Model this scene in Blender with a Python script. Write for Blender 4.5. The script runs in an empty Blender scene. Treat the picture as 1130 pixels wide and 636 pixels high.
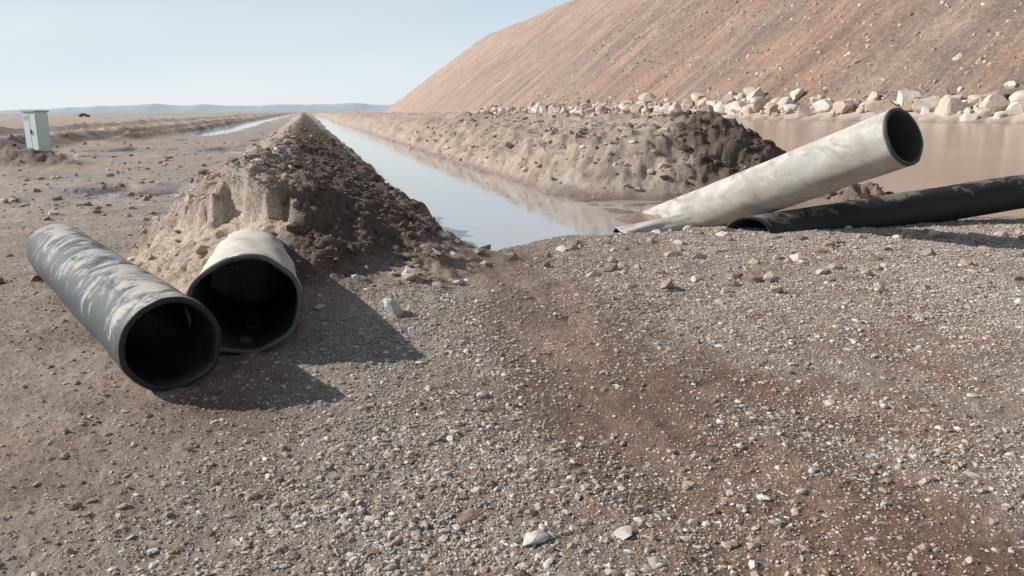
import bpy, bmesh, math, numpy as np
from mathutils import Vector, Matrix
R=np.random.RandomState(7)
scene=bpy.context.scene

# ------------------------------------------------------------ noise
perm=R.permutation(256); perm=np.concatenate([perm,perm])
ga=R.rand(256)*2*np.pi; GX=np.cos(ga); GY=np.sin(ga)
def perlin(x,y):
    xi=np.floor(x).astype(np.int64); yi=np.floor(y).astype(np.int64)
    xf=x-xi; yf=y-yi
    u=xf*xf*xf*(xf*(xf*6-15)+10); v=yf*yf*yf*(yf*(yf*6-15)+10)
    def g(ix,iy,dx,dy):
        h=perm[(perm[ix&255]+iy)&255]
        return GX[h]*dx+GY[h]*dy
    a=g(xi,yi,xf,yf); b=g(xi+1,yi,xf-1,yf); c=g(xi,yi+1,xf,yf-1); d=g(xi+1,yi+1,xf-1,yf-1)
    return ((a*(1-u)+b*u)*(1-v)+(c*(1-u)+d*u)*v)*1.5
def fbm(x,y,o=4,gain=.5,ox=0.):
    s=0;a=1.;t=0
    for k in range(o):
        s=s+a*perlin(x*2.03**k+17.3*k+ox,y*2.03**k-9.1*k+ox*.7); t+=a; a*=gain
    return s/t*1.3
def ridged(x,y,o=4):
    s=0;a=1.;t=0
    for k in range(o):
        s=s+a*(1-2*np.abs(perlin(x*2.1**k+31*k,y*2.1**k+7*k))); t+=a; a*=.5
    return s/t
def ss(a,b,x):
    t=np.clip((x-a)/(b-a),0,1); return t*t*(3-2*t)

# ------------------------------------------------------------ terrain
K=.2525
PB0=np.array([-1.78,5.22,.34]); PB1=np.array([-2.62,8.0,.13])   # large pipe axis
def berm1_line(y): return -.6-.252*y
def terrain(x,y,full=False):
    x=np.asarray(x,float); y=np.asarray(y,float)
    far=1-ss(60,200,y)
    nr=1-ss(12,26,y)
    z=.035*fbm(x*.35,y*.35,3)+.018*fbm(x*2.2,y*2.2,4)*far+nr*(.012*fbm(x*8,y*8,3)+.006*ridged(x*17,y*17,2))
    for cx,wd,dp in ((.15,.22,.03),(.55,.10,.02),(1.2,.16,.02)):
        z=z-dp*np.exp(-((x-cx-.23*(5.5-y)+.10*fbm(y*.9,x*0+cx*9,2))/wd)**2)*(1-ss(5,7,y))
    wob=.35*fbm(x*.5,y*.5,3,ox=4)
    Ye=10.3+.18*x-1.1*np.exp(-((x+.45)/.8)**2)+.12*fbm(x*2,y*2,3)
    past=ss(0,1.3,y-Ye)
    cw=wob*.6+.18*fbm(x*1.6,y*1.6,3,ox=9)
    L=1.9-.245*y+cw; Rr=5.0-.25*y+cw*1.4
    ch=ss(-.5,.5,x-L)*ss(-.6,.6,Rr-x)*past
    z=z*(1-ch)+ch*(-.6)
    q=(x-(81-K*y))*.97
    mud=past*ss(-.4,.8,x-Rr)*(1-ss(15,18,y))
    z=z*(1-mud)+mud*(-.18+.08*fbm(x*.9,y*1.6,4,ox=2))
    pond=past*ss(-.8,1.2,x-(11.6-.25*y)+wob*1.5)*(1-ss(450,520,y))*(1-ss(-9,-3,q+2*fbm(x*.05,y*.05,3)))
    z=z*(1-pond)+pond*(-.7)
    bank=ss(-9,4,q); z=z+bank*(1.9+.5*fbm(x*.2,y*.2,3))
    c3=x-(-8.2-.252*y)+.8*fbm(x*.1,y*.1,2)
    d3=np.exp(-(c3/1.5)**2)*ss(55,75,y)
    z=z-.55*d3
    # shallow puddled flats left of the near berm
    fl=ss(.12,.42,fbm(x*.22+.05*y,y*.10,4,ox=27))*ss(13,18,y)*(1-ss(70,90,y))*(1-ss(-.252*y-3.0,-.252*y-2.4,x))*ss(-.255*y-11,-.255*y-9,x)
    z=z-.26*fl
    # berm 1
    w1=.26*fbm(x*1.1,y*1.1,3,ox=1)+.12*fbm(x*3.2,y*3.2,3,ox=41)
    d=(x-berm1_line(y))*.97+w1+.12*fbm(x*.3,y*.5,2)
    hw=np.where(d<0,1.45,2.65)*(.55+.45*ss(6,9.5,y))
    t=np.clip(1-np.abs(d)/hw,0,1)
    prof=np.where(d<0,t**.7,t**1.2)
    H=.98*ss(5.9,8.7,y)*(1+.26*fbm(x*0+3,y*.45,4,.6))
    H=H*(1-.14*ss(11,14,y))
    b1=H*prof
    m1=ss(0,.25,b1)
    nearf=(1-ss(16,34,y))
    b1=b1+m1*(.11*ridged(x*1.3,y*1.3,4)*far+.07*fbm(x*5,y*5,4,.6)*nearf+.022*fbm(x*20,y*20,3,.65)*nearf)
    # crumbled scarp on the near-left flank
    cutm=np.exp(-((x+3.05)/1.15)**4-((y-7.5)/1.6)**4)
    sl=8.0-.32*(x+2.9)+.40*fbm(x*1.1,y*.2,3,ox=77)+.10*fbm(x*6,y*6,2)
    step=ss(0,.14,y-sl)
    b1=b1*(1-.42*cutm*(1-step))+m1*cutm*(1-step)*.03*ridged(x*2.6,y*1.8,4)
    z=z+b1
    # soil does not fill the bore of the pipe bedded in the berm
    AB=(PB1-PB0)[:2]; LL=AB@AB
    tt=((x-PB0[0])*AB[0]+(y-PB0[1])*AB[1])/LL
    px=PB0[0]+tt*AB[0]; py=PB0[1]+tt*AB[1]; pd=np.hypot(x-px,y-py)
    pz=PB0[2]+tt*(PB1[2]-PB0[2])
    ins=(pd<.33)&(tt>-.12)&(tt<.70)
    z=np.where(ins,np.minimum(z,pz-.30),z)
    # berm 2
    w2=.5*fbm(x*.5,y*.5,3,ox=6)+.3*fbm(x*1.6,y*1.6,4,.6,ox=16)
    dd=(x-(8.9-.25*y))*.97+w2
    hw2=np.where(dd<0,4.0,2.7)
    t2=np.clip(1-np.abs(dd)/hw2,0,1)
    p2=np.where(dd<0,.70*t2**1.0+.30*ss(.1,.5,t2),ss(0,1,t2)**.8)
    H2=1.40*ss(15.6,19.0,y+.7*w2)*(1+.14*fbm(x*0+8,y*.22,4,.6))
    b2=H2*p2; m2=ss(0,.3,b2)
    b2=b2+m2*(.05*ridged(x*.9,y*.9,3)*far+(1-ss(40,80,y))*(.09*fbm(x*2.6,y*2.6,5,.7)+.035*ridged(x*7,y*7,3)))
    hn=.5*fbm(x*1.4,y*1.4,4,.6,ox=71)
    hp=ss(3.5,4.1,x+hn)*(1-ss(20,21.5,y))*ss(14.5,16,y)*(1-ss(7,8,x))
    b2=b2+hp*ss(.05,.4,b2)*(.03+.16*ridged(x*1.1,y*1.1,4)+.10*fbm(x*4,y*4,4,.65))
    z=z+b2
    # berm 3 far left, low
    d4=(x-(-13.2-.255*y))*.97+.7*fbm(x*.25,y*.25,3,ox=3)
    t4=np.clip(1-np.abs(d4)/1.9,0,1)
    b3=(.6+.3*fbm(x*.3,y*.3,4,.6))*ss(22,34,y)*t4
    hm_=np.exp(-((x+14.9)/1.8)**2-((y-24.5)/1.0)**2)
    b3=b3+.55*hm_*(1+.4*fbm(x*2.5,y*2.5,4,.65))+t4*ss(22,34,y)*far*.08*fbm(x*3,y*3,3)
    z=z+b3
    d5=(x-(-10.4-.255*y))*.97+.5*fbm(x*.3,y*.3,3,ox=33)
    t5=np.clip(1-np.abs(d5)/1.2,0,1)*ss(40,50,y)
    z=z+.4*t5*(1+.7*fbm(x*.5,y*.5,4))
    d6=(x-(-22-.255*y))*.97+1.2*fbm(x*.15,y*.15,3,ox=63)
    t6=np.clip(1-np.abs(d6)/2.2,0,1)*ss(40,60,y)
    z=z+.6*t6*(1+.7*fbm(x*.3,y*.3,4))
    m3=.50*np.exp(-((x-5.4)/.75)**2-((y-12.3)/.42)**2)+.5*np.exp(-((x-9.3)/1.0)**2-((y-12.7)/.6)**2)
    m3=m3*(1+.5*ridged(x*2.5,y*2.5,4))
    z=z+m3+.2*np.exp(-((x-2.3)/1.1)**2-((y-12.6)/.6)**2)
    z=z+ss(60,140,y)*.5*np.clip(fbm(x*.05,y*.10,4,.6),0,1)*(x<-25)
    if not full: return z
    shore=1-ss(-.14,.10,z+.04*fbm(x*3,y*3,3))
    bermm=np.clip(m1+m2,0,1)
    bw=.22*fbm(y*.8,x*0+5,3)
    band=np.exp(-((x-.55-.20*(5-y)+bw)/.6)**2)*(1-ss(8.5,10.5,y))     # seep from the trench end
    n_r=fbm(x*1.7+3,y*.9,6,.65,ox=8)
    rust=ss(-.25,.35,n_r+.6*band+.02)*(1-ss(12,14,y))
    rust=rust*ss(-.5,.5,x+.05*y)*(1-.3*ss(3,6,x))
    lb=1-ss(-1.7,-.8,x+.12*(y-3))
    rust=np.clip(rust+.55*ss(-.15,.4,fbm(x*.8,y*.8,5,.6,ox=88))*(1-ss(9,13,y))*lb,0,1)
    swath=np.exp(-((x+.42+.05*(y-4))/ (.95-.08*np.clip(y-3,0,5)))**2)*(1-ss(6.5,7.5,y))
    rightg=ss(-.3,.9,x)*ss(5.2,7.2,y)*(1-ss(11,13,y))
    lowr=.40*ss(.2,.9,x)
    leftg=.6*ss(11,14,y)*(1-ss(20,23,y))*(x<-4)+.085
    gr=np.clip(swath*.95+rightg*.8+lowr+leftg,0,1)
    nn=fbm(x*.9,y*.9,5,.65,ox=12)
    gr=np.clip(gr*(1+1.3*nn),0.04,1)*(1-.6*shore)*(1-.5*band)
    lite=np.clip(cutm*1.5,0,1)*np.clip((1-step)+.25,0,1)*ss(0,.35,m1)*(1-ss(.2,.6,d))
    wetp=ss(.05,.45,fbm(x*.35,y*.35,5,.6,ox=20))*ss(9,16,y)*.6*(x<-2)
    streak=ss(.0,.30,fbm(x*3.2+.64*y,y*.5,5,.6,ox=50)+.16)
    wetr=np.clip(band*1.4*streak+.7*rust*ss(.05,.45,fbm(x*1.3,y*1.1,5,.6,ox=57))*(1-.5*lb),0,1)
    blot=ss(.0,.4,fbm(x*.7,y*.7,5,.6,ox=95))*(.18+.25*lb)*(y<14)
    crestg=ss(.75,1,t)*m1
    damp_shade=np.clip(ss(-.05,.5,d)*m1*1.0*(1-.45*crestg)+ss(-.2,.9,dd)*m2*1.0*(1-.5*ss(.85,1,t2))+.95*hp*ss(.02,.3,b2)+ss(.3,.6,m2)*.3*ss(0,.4,fbm(x*.6,y*.6,4)) +ss(0,.8,d4)*ss(0,.3,t4)*(y>22)*.8+.6*ss(.1,.4,hm_)+.7*ss(.1,.5,t5)+.6*ss(.1,.5,t6),0,1)  # damp soil plus painted shade on flanks turned from the sun
    gr=np.clip(gr+.5*crestg*(y<30),0,1)
    return z,gr,np.clip(shore+wetp*(1-bermm)+1.0*wetr+blot*(1-bermm)+.8*ss(.1,.3,m3),0,1),rust*(1-bermm),bermm,lite,damp_shade

def link(o): scene.collection.objects.link(o); return o
def mesh_np(name,co,faces,mats,smooth=True,attrs=None,parent=None):
    me=bpy.data.meshes.new(name)
    co=np.asarray(co,np.float32); faces=np.asarray(faces,np.int32); n=faces.shape[1]
    me.vertices.add(len(co)); me.vertices.foreach_set('co',co.ravel())
    me.loops.add(faces.size); me.loops.foreach_set('vertex_index',faces.ravel())
    me.polygons.add(len(faces)); me.polygons.foreach_set('loop_start',np.arange(0,faces.size,n,dtype=np.int32))
    me.polygons.foreach_set('loop_total',np.full(len(faces),n,np.int32))
    me.polygons.foreach_set('use_smooth',np.full(len(faces),smooth))
    if attrs:
        for k,v in attrs.items():
            a=me.attributes.new(k,'FLOAT','POINT'); a.data.foreach_set('value',np.asarray(v,np.float32).ravel())
    me.update(calc_edges=True)
    me.materials.append(mats)
    o=link(bpy.data.objects.new(name,me))
    if parent: o.parent=parent
    return o
def grid_faces(nr,nc):
    i=np.arange(nr-1)[:,None]*nc+np.arange(nc-1)[None,:]
    return np.stack([i,i+1,i+nc+1,i+nc],-1).reshape(-1,4)

# ------------------------------------------------------------ material helpers
class M:
    def __init__(s,name):
        s.m=bpy.data.materials.new(name); s.m.use_nodes=True; s.t=s.m.node_tree; s.n=s.t.nodes; s.b=s.n['Principled BSDF']
        s.geo=s.n.new('ShaderNodeNewGeometry'); s.tc=s.n.new('ShaderNodeTexCoord')
    def l(s,a,b): s.t.links.new(a,b)
    def noise(s,scale,detail=6,rough=.6,vec=None,dist=0.):
        n=s.n.new('ShaderNodeTexNoise'); n.inputs['Scale'].default_value=scale; n.inputs['Detail'].default_value=detail
        n.inputs['Roughness'].default_value=rough; n.inputs['Distortion'].default_value=dist
        s.l(vec if vec is not None else s.geo.outputs['Position'],n.inputs['Vector']); return n.outputs['Fac']
    def vor(s,scale,vec=None,out='Distance',feat='F1'):
        n=s.n.new('ShaderNodeTexVoronoi'); n.feature=feat; n.inputs['Scale'].default_value=scale
        s.l(vec if vec is not None else s.geo.outputs['Position'],n.inputs['Vector']); return n.outputs[out]
    def mapv(s,scale,vec=None,rot=(0,0,0)):
        n=s.n.new('ShaderNodeMapping'); n.inputs['Scale'].default_value=scale; n.inputs['Rotation'].default_value=rot
        s.l(vec if vec is not None else s.geo.outputs['Position'],n.inputs['Vector']); return n.outputs[0]
    def ramp(s,f,stops):
        n=s.n.new('ShaderNodeValToRGB'); e=n.color_ramp.elements
        while len(e)<len(stops): e.new(.5)
        for k,(p,c) in enumerate(stops):
            e[k].position=p; e[k].color=(c,c,c,1) if isinstance(c,(int,float)) else (*c,1)
        s.l(f,n.inputs[0]); return n.outputs[0]
    def mix(s,f,a,b,mode='MIX'):
        n=s.n.new('ShaderNodeMix'); n.data_type='RGBA'; n.blend_type=mode
        for v,i in ((f,0),(a,6),(b,7)):
            if isinstance(v,(int,float)): n.inputs[i].default_value=v
            elif isinstance(v,tuple): n.inputs[i].default_value=(*v,1)
            else: s.l(v,n.inputs[i])
        return n.outputs[2]
    def math(s,op,a,b=0.):
        n=s.n.new('ShaderNodeMath'); n.operation=op
        for v,i in ((a,0),(b,1)):
            if isinstance(v,(int,float)): n.inputs[i].default_value=v
            else: s.l(v,n.inputs[i])
        return n.outputs[0]
    def attr(s,name):
        n=s.n.new('ShaderNodeAttribute'); n.attribute_name=name; return n.outputs['Fac']
    def bump(s,h,dist,strength=1.,prev=None):
        n=s.n.new('ShaderNodeBump'); n.inputs['Distance'].default_value=dist; n.inputs['Strength'].default_value=strength
        s.l(h,n.inputs['Height']); 
        if prev is not None: s.l(prev,n.inputs['Normal'])
        return n.outputs[0]
    def col(s,c): 
        if isinstance(c,tuple): s.b.inputs['Base Color'].default_value=(*c,1)
        else: s.l(c,s.b.inputs['Base Color'])
    def rough(s,r):
        if isinstance(r,(int,float)): s.b.inputs['Roughness'].default_value=r
        else: s.l(r,s.b.inputs['Roughness'])
    def nrm(s,n): s.l(n,s.b.inputs['Normal'])
    def spec(s,v): s.b.inputs['Specular IOR Level'].default_value=v

# ground
g=M('ground_soil')
soil=g.ramp(g.noise(1.3,7,.7),[(.3,(.40,.30,.235)),(.5,(.53,.42,.335)),(.72,(.66,.56,.465))])
fine=g.ramp(g.noise(38,4,.75),[(.28,.5),(.72,1.4)])
gcell=g.ramp(g.vor(85,out='Color'),[(0,(.32,.285,.255)),(.5,(.53,.49,.45)),(1,(.78,.75,.70))])
c=g.mix(g.math('MULTIPLY',g.attr('gravel'),.8),soil,gcell)
c=g.mix(g.math('MULTIPLY',g.attr('rust'),.78),c,g.ramp(g.noise(9,5,.7),[(.3,(.34,.185,.11)),(.7,(.57,.38,.255))]))
c=g.mix(g.math('MULTIPLY',g.attr('berm'),.65),c,g.ramp(g.noise(2.6,7,.75),[(.32,(.28,.20,.15)),(.55,(.48,.38,.30)),(.75,(.61,.52,.435))]))
c=g.mix(g.math('MULTIPLY',g.attr('lite'),.95),c,g.ramp(g.noise(5,6,.75),[(.34,(.54,.41,.30)),(.5,(.80,.66,.52))]))
c=g.mix(1.,c,fine,'MULTIPLY')
wet=g.attr('wet'); drk=g.attr('damp_shade')
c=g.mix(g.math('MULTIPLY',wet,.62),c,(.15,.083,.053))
c=g.mix(g.math('MULTIPLY',drk,.80),c,(.085,.057,.043))  # shade and damp of the berm flanks darkened into the base colour
g.col(c); g.rough(g.ramp(wet,[(0,.95),(.5,.45),(1,.15)])); g.spec(.45)
b=g.bump(g.noise(24,6,.8),.035,1.); b=g.bump(g.vor(60),.01,.7,b); g.nrm(b)

u_in=np.linspace(-.72,.72,600); u_out=np.linspace(.72,1.6,60)[1:]
u=np.concatenate([-u_out[::-1],u_in,u_out])
ys=[-14.,-11,-8,-6,-4.5,-3,-2,-1,0,.5,1.,1.3]; y=1.5
while y<60: ys.append(y); y+=.013+.005*y-(.02 if 7<y<9 else 0)
while y<9000: ys.append(y); y*=1.035
ys=np.array(ys)
W=np.where(ys>2,ys+2.2,4.2+ (2-ys)*.9)
W=W*(1+ .5*ss(60,400,ys))
X=u[None,:]*W[:,None]; Y=np.repeat(ys[:,None],len(u),1)
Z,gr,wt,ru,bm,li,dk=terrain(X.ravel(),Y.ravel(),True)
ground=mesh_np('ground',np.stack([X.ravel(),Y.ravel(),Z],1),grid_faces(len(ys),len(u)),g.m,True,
   dict(gravel=gr,wet=wt,rust=ru,berm=bm,lite=li,damp_shade=dk))

# water: pale sky reflection put into the channel colour, silt-laden in the pond
w=M('muddy_water')
sp=w.n.new('ShaderNodeSeparateXYZ'); w.l(w.geo.outputs['Position'],sp.inputs[0])
pf=w.math('ADD',sp.outputs[0],w.math('MULTIPLY',sp.outputs[1],.25))
pf=w.math('ADD',pf,w.math('MULTIPLY',w.noise(.6,3,.5),2.))
mr=w.n.new('ShaderNodeMapRange'); mr.inputs[1].default_value=5.; mr.inputs[2].default_value=9.; w.l(pf,mr.inputs[0])
pcol=w.ramp(w.noise(.12,4,.6,w.mapv((1,.35,1))),[(.3,(.40,.295,.235)),(.7,(.49,.38,.31))])
w.col(w.mix(mr.outputs[0],(.46,.45,.435),pcol)); w.rough(w.math('ADD',w.math('MULTIPLY',mr.outputs[0],.12),.04)); w.b.inputs['IOR'].default_value=1.33
w.nrm(w.bump(w.noise(3.5,3,.5,w.mapv((1,.6,1))),.012,.35))
me=bpy.data.meshes.new('water')
me.from_pydata([(-1200,3,-.15),(400,3,-.15),(400,2500,-.15),(-1200,2500,-.15)],[],[(0,1,2,3)]); me.materials.append(w.m)
link(bpy.data.objects.new('water',me))

# ------------------------------------------------------------ rocks
def ico(sub):
    bmx=bmesh.new(); bmesh.ops.create_icosphere(bmx,subdivisions=sub,radius=1)
    v=np.array([p.co[:] for p in bmx.verts]); f=np.array([[q.index for q in p.verts] for p in bmx.faces]); bmx.free(); return v,f
OCT=(np.array([(1,0,0),(0,1,0),(-1,0,0),(0,-1,0),(0,0,1),(0,0,-1)],float),
     np.array([(0,1,4),(1,2,4),(2,3,4),(3,0,4),(1,0,5),(2,1,5),(3,2,5),(0,3,5)]))
def scatter(name,pos,size,mat,base,jit=.3,flat=.65,planes=0,seed=1,smooth=False):
    r=np.random.RandomState(seed); v,f=base; n=len(pos); m=len(v)
    V=np.repeat(v[None],n,0)
    if planes:
        for k in range(planes):
            nr=r.randn(n,3); nr/=np.linalg.norm(nr,axis=1,keepdims=True); dd=r.uniform(.42,.8,n)
            s=np.einsum('nmk,nk->nm',V,nr)-dd[:,None]; V=V-np.clip(s,0,None)[:,:,None]*nr[:,None,:]
        V*=1.25
    V=V*(1+jit*(r.rand(n,m,1)-.5)*2)+jit*.3*r.randn(n,m,3)
    sc=np.stack([r.uniform(.8,1.45,n),r.uniform(.6,1.0,n),r.uniform(flat*.7,flat*1.25,n)],1)*size[:,None]
    V=V*sc[:,None,:]
    tx=r.normal(0,.35,n); cx,sx=np.cos(tx)[:,None],np.sin(tx)[:,None]
    y_=V[...,1]*cx-V[...,2]*sx; z_=V[...,1]*sx+V[...,2]*cx
    a=r.rand(n)*6.283; ca,sa=np.cos(a)[:,None],np.sin(a)[:,None]
    x2=V[...,0]*ca-y_*sa; y2=V[...,0]*sa+y_*ca
    V=np.stack([x2,y2,z_],-1)+pos[:,None,:]
    F=(f[None]+np.arange(n)[:,None,None]*m).reshape(-1,3)
    return mesh_np(name,V.reshape(-1,3),F,mat,smooth,dict(rnd=np.repeat(r.rand(n),m)))

st=M('gravel_stone')
sc=st.ramp(st.attr('rnd'),[(0,(.30,.205,.15)),(.3,(.44,.355,.29)),(.55,(.53,.485,.435)),(.88,(.65,.62,.575)),(1,(.80,.78,.74))])
sc=st.mix(1.,sc,st.ramp(st.noise(60,3,.6),[(.3,.75),(.7,1.15)]),'MULTIPLY')
st.col(sc); st.rough(.9); st.spec(.2)

def inpipe(x,y):
    o=np.zeros(len(x),bool)
    for A,B,rr in (((-1.99,4.48),(-4.6,8.05),.2),((-1.78,5.22),(-2.62,8.0),.36)):
        A=np.array(A);B=np.array(B);AB=B-A
        t=((x-A[0])*AB[0]+(y-A[1])*AB[1])/(AB@AB)
        o|=(np.hypot(x-A[0]-t*AB[0],y-A[1]-t*AB[1])<rr)&(t>-.02)&(t<.8)
    return o
def sample(n,y0,y1,umax,seed,dens=True,p=1.0,power=1.):
    r=np.random.RandomState(seed)
    y=y0+(y1-y0)*r.rand(n)**p; x=(r.rand(n)*2-1)*umax*(y+1.0)
    z,gr,wt,ru,bm,li,dk=terrain(x,y,True)
    keep=(r.rand(n)<gr**power*(1-.8*li))&(z>-.13) if dens else z>-.13
    keep&=~inpipe(x,y)
    return x[keep],y[keep],z[keep],gr[keep]
x,y,z,gg=sample(600000,1.8,11.8,.70,11,p=1.15)
s=.003+.0065*np.random.RandomState(3).rand(len(x))**2.
s=s*(.8+.06*y)
scatter('gravel',np.stack([x,y,z+s*.2],1),s,st.m,OCT,.3,.6,0,4)
x,y,z,gg=sample(62000,1.8,12,.72,12,p=1.1,power=1.5)
s=.007+.0145*np.random.RandomState(5).rand(len(x))**3.5
scatter('gravel_stones',np.stack([x,y,z+s*.15],1),s,st.m,ico(1),.12,.52,3,6)
x,y,z,gg=sample(260,2.2,13,.75,13)
s=.018+.022*np.random.RandomState(6).rand(len(x))**3
scatter('stones',np.stack([x,y,z+s*.1],1),s,st.m,ico(2),.03,.5,8,8)
# clods over the flats and berms
x,y,z,gg=sample(46000,2.4,44,.7,14,False,1.4)
zz,g2,w2,r2,b2,l2,d2=terrain(x,y,True)
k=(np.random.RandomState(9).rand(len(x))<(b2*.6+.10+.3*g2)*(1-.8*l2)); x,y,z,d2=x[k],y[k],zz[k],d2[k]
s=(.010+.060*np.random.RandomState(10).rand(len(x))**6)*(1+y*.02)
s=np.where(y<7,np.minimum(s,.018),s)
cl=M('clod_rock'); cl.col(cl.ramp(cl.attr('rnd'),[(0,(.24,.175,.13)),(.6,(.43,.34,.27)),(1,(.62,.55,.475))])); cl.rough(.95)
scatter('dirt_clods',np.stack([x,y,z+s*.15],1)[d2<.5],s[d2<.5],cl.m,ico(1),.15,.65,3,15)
cd=M('damp_clod'); cd.col(cd.mix(.8,cd.ramp(cd.attr('rnd'),[(0,(.07,.048,.037)),(.7,(.14,.10,.078)),(1,(.30,.25,.205))]),cd.ramp(cd.noise(14,4,.7),[(.3,.6),(.7,1.4)]),'MULTIPLY')); cd.rough(.95)  # clods on those flanks: damp, with slope shade painted into their colour
scatter('damp_shade_clods',np.stack([x,y,z+s*.15],1)[d2>=.5],s[d2>=.5],cd.m,ico(1),.15,.65,3,16)
# broken lumps of wet soil on the end of the far mound and by the pipes
sl_=M('wet_soil_lump'); sl_.col(sl_.ramp(sl_.noise(6,6,.75),[(.35,(.085,.058,.044)),(.65,(.19,.14,.11))])); sl_.rough(1.); sl_.nrm(sl_.bump(sl_.noise(16,6,.8),.05,1.))
r=np.random.RandomState(61); n=46
lx=np.concatenate([r.normal(5.3,.8,n),r.normal(5.5,.5,22),r.normal(9.3,.6,16)]); ly=np.concatenate([r.normal(17.4,1.0,n),r.normal(12.2,.25,22),r.normal(12.6,.3,16)])
lz=terrain(lx,ly); kk=lz>-.12; lx,ly,lz=lx[kk],ly[kk],lz[kk]
s=.04+.13*r.rand(len(lx))**3
scatter('soil_lumps',np.stack([lx,ly,lz-s*.05],1),s,sl_.m,ico(3),.05,.6,3,62,True)
# feature stones
fx=np.array([.415,.085,-.93,-1.0,-.75,-.5,-.62,1.75,3.1,2.4,.35,-1.55,.5]); fy=np.array([2.82,2.78,6.15,7.6,7.9,7.3,8.4,6.6,8.4,5.1,6.2,6.3,2.6])
fs=np.array([.045,.045,.13,.06,.05,.06,.05,.045,.06,.03,.03,.05,.03])
fz=terrain(fx,fy)+fs*.2
pal=M('pale_stone'); pal.col(pal.ramp(pal.noise(20,5,.6),[(.3,(.44,.40,.36)),(.7,(.64,.60,.55))])); pal.rough(.9); pal.nrm(pal.bump(pal.noise(50,5,.6),.01,.6))
scatter('loose_rocks',np.stack([fx,fy,fz],1),fs,pal.m,ico(3),.01,.5,14,22)

# ------------------------------------------------------------ hill (mine waste dump)
hm=M('dump_slope')
sa=hm.attr('sa'); qa=hm.attr('qa')
cmb=hm.n.new('ShaderNodeCombineXYZ'); hm.l(sa,cmb.inputs[0]); hm.l(qa,cmb.inputs[1]); uv=cmb.outputs[0]
st1=hm.noise(1,6,.65,hm.mapv((.045,.006,1),uv),.6)
st2=hm.noise(1,5,.7,hm.mapv((.30,.022,1),uv),.5)
hc=hm.ramp(st1,[(.30,(.36,.26,.205)),(.43,(.50,.345,.26)),(.50,(.62,.42,.31)),(.56,(.41,.325,.27)),(.64,(.50,.375,.30)),(.75,(.60,.44,.345))])
hc=hm.mix(.55,hc,hm.ramp(st2,[(.3,.5),(.7,1.4)]),'MULTIPLY')
hc=hm.mix(.9,hc,hm.ramp(hm.noise(1.1,5,.85),[(.3,.5),(.7,1.45)]),'MULTIPLY')
hc=hm.mix(.5,hc,hm.ramp(hm.noise(.12,4,.6),[(.35,.7),(.65,1.25)]),'MULTIPLY')
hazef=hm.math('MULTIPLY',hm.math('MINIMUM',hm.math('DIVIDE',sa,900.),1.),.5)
hc=hm.mix(hazef,hc,(.60,.50,.455))  # aerial haze painted into the slope colour, growing with distance
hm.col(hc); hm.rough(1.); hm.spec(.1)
hb=hm.bump(hm.noise(.7,6,.8),1.6,1.); hm.nrm(hb)
ns,nq=700,220
S=np.linspace(0,1,ns); S=-60+ (S**1.6)*980
Q=np.concatenate([np.linspace(-6,100,nq-12),np.linspace(110,400,12)])
SS,QQ=np.meshgrid(S,Q,indexing='ij')
def hillz(s,q):
    qq=q+1.8*fbm(s*.03,q*.004,3)
    e=(815-s)*.75+q*.12+6*fbm(s*.01,q*.02,3)
    z1=qq*.76
    top=66+2.5*fbm(s*.012,q*.01,3,ox=5)
    zz=np.minimum(np.minimum(z1,e),top)
    mid=np.clip(z1/20,0,1)*np.clip((top-z1)/8+.3,.2,1)
    zz=zz+mid*(1.5*ridged(s*.045+.3*fbm(s*.02,q*.02),q*.009,3)+.6*ridged(s*.2,q*.03,3)+.45*fbm(s*.5,q*.4,4,.65))
    return np.maximum(zz+1.3,-3)
HZ=hillz(SS,QQ)
HX=81-K*SS+QQ*.97; HY=SS+QQ*.245
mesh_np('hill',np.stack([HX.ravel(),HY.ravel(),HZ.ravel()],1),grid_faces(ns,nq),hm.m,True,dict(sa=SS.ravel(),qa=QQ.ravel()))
r=np.random.RandomState(31); n=22000
s_=20+ r.rand(n)**1.5*300; q_=r.rand(n)**1.3*95
sz=.07+.42*r.rand(n)**7
hz=hillz(s_,q_)
hs=M('slope_stone'); hs.col(hs.ramp(hs.attr('rnd'),[(0,(.30,.21,.165)),(.6,(.54,.42,.33)),(1,(.76,.68,.60))])); hs.rough(1)
scatter('slope_stones',np.stack([81-K*s_+q_*.97,s_+q_*.245,hz],1),sz,hs.m,ico(1),.12,.8,3,32)
# boulders at foot
n=760; s_=40+r.rand(n)**1.4*330; q_=r.normal(-1.2,1.7,n)
sz=np.clip(.35+1.55*r.rand(n)**2.2,0,1.65)
bx=81-K*s_+q_*.97; by=s_+q_*.245; bz=np.maximum(hillz(s_,q_),terrain(bx,by))+sz*.35
bo=M('boulder_rock'); bc=bo.ramp(bo.attr('rnd'),[(0,(.42,.31,.245)),(.4,(.57,.47,.385)),(1,(.74,.68,.61))])
bc=bo.mix(.7,bc,bo.ramp(bo.noise(1.5,6,.7),[(.3,.6),(.7,1.25)]),'MULTIPLY'); bo.col(bc); bo.rough(.95); bo.nrm(bo.bump(bo.noise(2.5,6,.7),.15,.8))
scatter('boulders',np.stack([bx,by,bz],1),sz,bo.m,ico(3),.012,.85,12,33)

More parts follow.
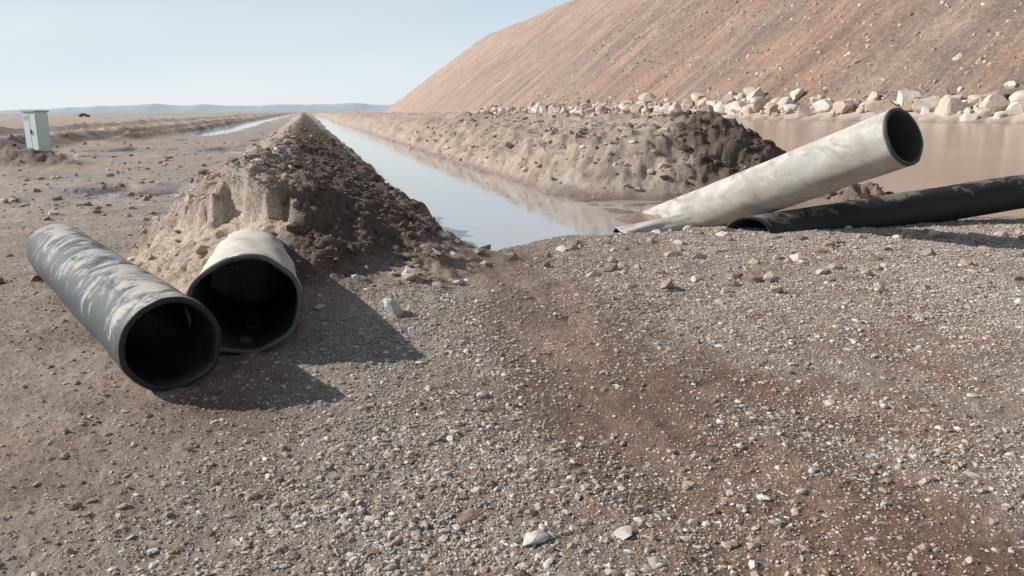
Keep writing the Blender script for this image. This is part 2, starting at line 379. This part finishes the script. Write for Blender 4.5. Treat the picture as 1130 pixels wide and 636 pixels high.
# far mountains
mm=M('distant_mountain'); mm.col(mm.ramp(mm.noise(.002,5,.6),[(.3,(.47,.535,.585)),(.7,(.49,.55,.595))])); mm.rough(1); mm.spec(0)  # pale blue aerial haze is put straight into this colour
nx,ny=500,24
mx=np.linspace(-7500,1500,nx); my=np.linspace(0,1,ny)
MX,MY=np.meshgrid(mx,my,indexing='ij')
hh=(72+38*fbm(MX*.0011,MX*0+2,5,.5))*ss(-5600,-3300,MX)
mz=np.clip(hh,8,None)*np.sin(MY*np.pi)-5
mesh_np('mountain_range',np.stack([MX.ravel(),(7000+MY*500).ravel(),mz.ravel()],1),grid_faces(nx,ny),mm.m)

# ------------------------------------------------------------ pipes
def pipe_mat(name,base,dust,amount,blot,rough=.6,spec=.3,soft=.12,stain=0.):
    p=M(name)
    sx=p.n.new('ShaderNodeSeparateXYZ'); p.l(p.geo.outputs['Normal'],sx.inputs[0])
    n1=p.noise(blot,6,.65,None,.8); n2=p.noise(blot*9,4,.7)
    f=p.math('ADD',p.math('MULTIPLY',sx.outputs[2],.28),p.math('MULTIPLY',n1,1.15))
    f=p.math('ADD',f,p.math('MULTIPLY',n2,.25))
    f=p.math('ADD',f,amount)
    f=p.ramp(f,[(.80,0.),(.80+soft,.8),(min(1,.9+soft),1)])
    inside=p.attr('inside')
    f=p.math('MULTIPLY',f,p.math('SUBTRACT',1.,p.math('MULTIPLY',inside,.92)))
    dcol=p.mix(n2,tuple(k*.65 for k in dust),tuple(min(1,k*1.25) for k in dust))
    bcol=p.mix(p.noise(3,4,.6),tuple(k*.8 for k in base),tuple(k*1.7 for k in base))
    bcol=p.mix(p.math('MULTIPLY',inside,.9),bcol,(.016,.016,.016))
    fin=p.mix(f,bcol,dcol)
    if stain: # run-off mud stains
        stn=p.ramp(p.noise(1.7,7,.7,p.mapv((1,1,2.2)),1.),[(.48,0.),(.66,1.)])
        fin=p.mix(p.math('MULTIPLY',p.math('MULTIPLY',stn,stain),p.math('SUBTRACT',1.,inside)),fin,(.27,.235,.195))
    p.col(fin); p.rough(p.ramp(f,[(0,rough),(1,.95)])); p.spec(spec)
    p.nrm(p.bump(p.noise(30,5,.7),.004,.6,p.bump(f,.003,.6)))
    return p.m
def make_pipe(name,near,far,rx,rz,wall,mat,cut=(0,0),dent=.01,seed=0,collar=None,rim=.035):
    P0=Vector(near); P1=Vector(far); ax=(P1-P0); Ln=ax.length; ax.normalize()
    sd=ax.cross(Vector((0,0,1))).normalized(); up=sd.cross(ax).normalized()
    ns=72; nl=40
    prof=[]; b=.006
    prof.append((b,0,1 if rim>0 else 0))
    if rim>0: prof.append((rim,0,.9)); prof.append((rim*1.5,0,0))
    for k in range(1,nl): prof.append((b+(Ln-2*b)*k/nl,0,0))
    prof.append((Ln-b,0,0)); prof.append((Ln,-b,0)); prof.append((Ln,-wall+b,1)); prof.append((Ln-b,-wall,1))
    for k in range(nl-1,0,-1): prof.append((b+(Ln-2*b)*k/nl,-wall,1))
    prof.append((b,-wall,1)); prof.append((0,-wall+b,.9)); prof.append((0,-b,.9))
    if collar:
        extra=[(collar[0]+k*.012,collar[1]*math.exp(-(k/1.6)**2),0) for k in range(-4,5)]
        prof=[q for q in prof if not (q[1]==0 and abs(q[0]-collar[0])<.05)]
        i0=next(i for i,q in enumerate(prof) if q[0]>collar[0]); prof[i0:i0]=extra
    A=np.linspace(0,2*np.pi,ns,endpoint=False)
    co=[];ins=[]
    P=np.array([P0[:]]);axn=np.array(ax[:]);sdn=np.array(sd[:]);upn=np.array(up[:])
    for s,o,i in prof:
        ss_=s+(cut[0]*np.cos(A)+cut[1]*np.sin(A))*max(0,1-s/ (Ln*.5))+.006*fbm(np.cos(A)*4+seed,np.sin(A)*4,3)*(s<.02)
        d=dent*fbm(np.cos(A)*1.3+seed*3.1+s*.8,np.sin(A)*1.3+seed+s*.5,2)
        co.append(P+ss_[:,None]*axn+((rx+o+d)*np.cos(A))[:,None]*sdn+((rz+o+d)*np.sin(A))[:,None]*upn); ins.append(np.full(ns,i))
    co=np.concatenate(co); ins=np.concatenate(ins); n=len(prof); F=[]
    for k in range(n):
        k2=(k+1)%n
        for j in range(ns):
            j2=(j+1)%ns; F.append((k*ns+j,k*ns+j2,k2*ns+j2,k2*ns+j))
    return mesh_np(name,co,F,mat,True,dict(inside=ins))
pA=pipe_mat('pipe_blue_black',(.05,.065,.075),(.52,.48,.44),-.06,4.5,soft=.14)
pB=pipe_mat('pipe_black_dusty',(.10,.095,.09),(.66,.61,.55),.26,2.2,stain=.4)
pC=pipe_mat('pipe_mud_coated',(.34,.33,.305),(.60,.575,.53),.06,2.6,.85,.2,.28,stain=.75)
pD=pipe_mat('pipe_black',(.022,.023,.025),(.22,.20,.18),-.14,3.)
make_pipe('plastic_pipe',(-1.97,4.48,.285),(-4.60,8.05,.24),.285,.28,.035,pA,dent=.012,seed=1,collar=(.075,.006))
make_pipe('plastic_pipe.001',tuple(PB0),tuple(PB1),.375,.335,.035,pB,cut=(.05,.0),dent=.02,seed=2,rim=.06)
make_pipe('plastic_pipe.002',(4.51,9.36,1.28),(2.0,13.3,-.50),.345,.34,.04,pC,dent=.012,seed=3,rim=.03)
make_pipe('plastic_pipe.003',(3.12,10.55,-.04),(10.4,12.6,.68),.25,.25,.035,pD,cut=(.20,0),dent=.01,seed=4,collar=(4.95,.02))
make_pipe('plastic_pipe.004',(1.55,11.5,-.25),(3.2,12.1,.0),.24,.17,.02,pC,dent=.04,seed=5,rim=0)

# ------------------------------------------------------------ utility cabinet
def emp(name,loc,rz=0):
    e=bpy.data.objects.new(name,None); e.location=loc; e.rotation_euler=(0,0,rz); link(e); return e
def box(name,parent,c,d,mat,bev=.01):
    bmx=bmesh.new(); bmesh.ops.create_cube(bmx,size=1)
    for v in bmx.verts: v.co=Vector((v.co.x*d[0]+c[0],v.co.y*d[1]+c[1],v.co.z*d[2]+c[2]))
    if bev: bmesh.ops.bevel(bmx,geom=bmx.edges[:],offset=bev,segments=2,affect='EDGES')
    me=bpy.data.meshes.new(name); bmx.to_mesh(me); bmx.free(); me.materials.append(mat)
    o=link(bpy.data.objects.new(name,me)); o.parent=parent; return o
def paint(name,c,r=.5,metal=0):
    p=M(name); p.col(p.mix(p.noise(4,5,.6),tuple(k*.85 for k in c),c)); p.rough(r); p.b.inputs['Metallic'].default_value=metal; return p.m
cw=paint('cabinet_paint',(.70,.86,.83)); cg=paint('cabinet_grey',(.42,.50,.52)); ck=paint('dark_gap',(.03,.03,.03)); cc=paint('concrete',(.38,.36,.33),.9)
cx,cy=-18.2,31.5; cab=emp('utility_cabinet',(cx,cy,float(terrain(cx,cy))-.02),-.45)
box('plinth',cab,(0,0,.06),(.85,.65,.3),cc,.02)
box('body',cab,(0,0,.95),(.74,.5,1.48),cw,.015)
box('roof',cab,(0,0,1.715),(.84,.62,.06),cg,.02)
box('door_left',cab,(-.185,-.26,.95),(.34,.025,1.36),cw,.006)
box('door_right',cab,(.185,-.26,.95),(.34,.025,1.36),cw,.006)
box('handle',cab,(.04,-.29,.95),(.03,.04,.18),ck,.004)
for k in range(4): box('louvre_%d'%k,cab,(-.185,-.276,1.4+k*.05),(.24,.012,.015),cg,0)

# small red car in the far distance
car=emp('car',(-166,320,float(terrain(-166.,320.))+.1),.9)
red=paint('red_paint',(.55,.12,.10),.4); glass=paint('car_glass',(.03,.04,.05),.1)
def prism(name,pts,w,mat):
    bmx=bmesh.new(); a=[bmx.verts.new((x,-w/2,z)) for x,z in pts]; bb=[bmx.verts.new((x,w/2,z)) for x,z in pts]
    bmx.faces.new(a); bmx.faces.new(bb[::-1])
    for i in range(len(pts)): j=(i+1)%len(pts); bmx.faces.new((a[j],a[i],bb[i],bb[j]))
    bmesh.ops.recalc_face_normals(bmx,faces=bmx.faces[:])
    me=bpy.data.meshes.new(name); bmx.to_mesh(me); bmx.free(); me.materials.append(mat); o=link(bpy.data.objects.new(name,me)); o.parent=car
prism('body',[(-2.1,.35),(2.1,.35),(2.15,.75),(1.1,.92),(-1.9,.95),(-2.15,.8)],1.7,red)
prism('windows',[(1.0,.925),(.4,1.36),(-1.2,1.38),(-1.8,.955)],1.5,glass)
prism('roof',[(.4,1.375),(.3,1.44),(-1.1,1.45),(-1.2,1.395)],1.45,red)
for i,(a_,b_) in enumerate([(-1.3,-.8),(1.3,-.8),(-1.3,.8),(1.3,.8)]):
    bmx=bmesh.new(); bmesh.ops.create_cone(bmx,cap_ends=True,segments=20,radius1=.33,radius2=.33,depth=.2,matrix=Matrix.Translation((a_,b_,.33))@Matrix.Rotation(math.pi/2,4,'X'))
    me=bpy.data.meshes.new('wheel'); bmx.to_mesh(me); bmx.free(); me.materials.append(ck); o=link(bpy.data.objects.new('wheel_%d'%i,me)); o.parent=car

# ------------------------------------------------------------ light
el=math.radians(31); az=math.radians(-80)
sd=Vector((math.sin(az)*math.cos(el),math.cos(az)*math.cos(el),math.sin(el)))
sun=bpy.data.lights.new('sun','SUN'); sun.energy=5.0; sun.angle=math.radians(.6); sun.color=(1,.955,.89)
so=link(bpy.data.objects.new('sun',sun)); so.rotation_euler=(-sd).to_track_quat('-Z','Y').to_euler(); so.location=(-20,10,20)
wd=bpy.data.worlds.new('World'); scene.world=wd; wd.use_nodes=True; nt=wd.node_tree; N=nt.nodes; Lk=nt.links.new
sky=N.new('ShaderNodeTexSky'); sky.sky_type='NISHITA'; sky.sun_disc=False; sky.sun_elevation=el; sky.sun_rotation=az
sky.air_density=1.0; sky.dust_density=.5; sky.ozone_density=1.5
hsv=N.new('ShaderNodeHueSaturation'); hsv.inputs['Saturation'].default_value=.5; Lk(sky.outputs[0],hsv.inputs['Color'])
# low bright desert haze with faint wisps, strongest at the horizon
tc=N.new('ShaderNodeTexCoord'); sx=N.new('ShaderNodeSeparateXYZ'); Lk(tc.outputs['Generated'],sx.inputs[0])
hz1=N.new('ShaderNodeMapRange'); hz1.inputs[1].default_value=.03; hz1.inputs[2].default_value=.42; hz1.inputs[3].default_value=.92; hz1.inputs[4].default_value=0.; Lk(sx.outputs[2],hz1.inputs[0])
hcol=N.new('ShaderNodeMapRange'); hcol.inputs[1].default_value=0.; hcol.inputs[2].default_value=.20; Lk(sx.outputs[2],hcol.inputs[0])
hcm=N.new('ShaderNodeMix'); hcm.data_type='RGBA'; Lk(hcol.outputs[0],hcm.inputs[0]); hcm.inputs[6].default_value=(9.2,9.9,10.2,1); hcm.inputs[7].default_value=(6.8,9.0,11.0,1)
mp=N.new('ShaderNodeMapping'); mp.inputs['Scale'].default_value=(1.5,1.5,14); Lk(tc.outputs['Generated'],mp.inputs[0])
cn=N.new('ShaderNodeTexNoise'); cn.inputs['Scale'].default_value=1.8; cn.inputs['Detail'].default_value=7; Lk(mp.outputs[0],cn.inputs['Vector'])
cr=N.new('ShaderNodeMapRange'); cr.inputs[1].default_value=.42; cr.inputs[2].default_value=.7; cr.inputs[3].default_value=0; cr.inputs[4].default_value=.7; Lk(cn.outputs['Fac'],cr.inputs[0])
wm=N.new('ShaderNodeMix'); wm.data_type='RGBA'; Lk(cr.outputs[0],wm.inputs[0]); Lk(hcm.outputs[2],wm.inputs[6]); wm.inputs[7].default_value=(9.6,10.3,10.6,1)
mxn=N.new('ShaderNodeMix'); mxn.data_type='RGBA'; Lk(hz1.outputs[0],mxn.inputs[0]); Lk(hsv.outputs[0],mxn.inputs[6]); Lk(wm.outputs[2],mxn.inputs[7])
bg=N['Background']; bg.inputs[1].default_value=.088; Lk(mxn.outputs[2],bg.inputs[0])

# ------------------------------------------------------------ camera
cam=bpy.data.cameras.new('camera'); co=link(bpy.data.objects.new('camera',cam)); scene.camera=co
cam.sensor_width=36; cam.lens=36*887/1130; cam.clip_end=20000; cam.clip_start=.05
pitch=math.radians(12.46)
co.location=(0,0,1.6)
co.rotation_euler=(Matrix.Rotation(math.pi/2-pitch,3,'X')@Matrix.Rotation(math.radians(-.4),3,'Z')).to_euler()
scene.view_settings.view_transform='Standard'; scene.view_settings.look='None'; scene.view_settings.exposure=0
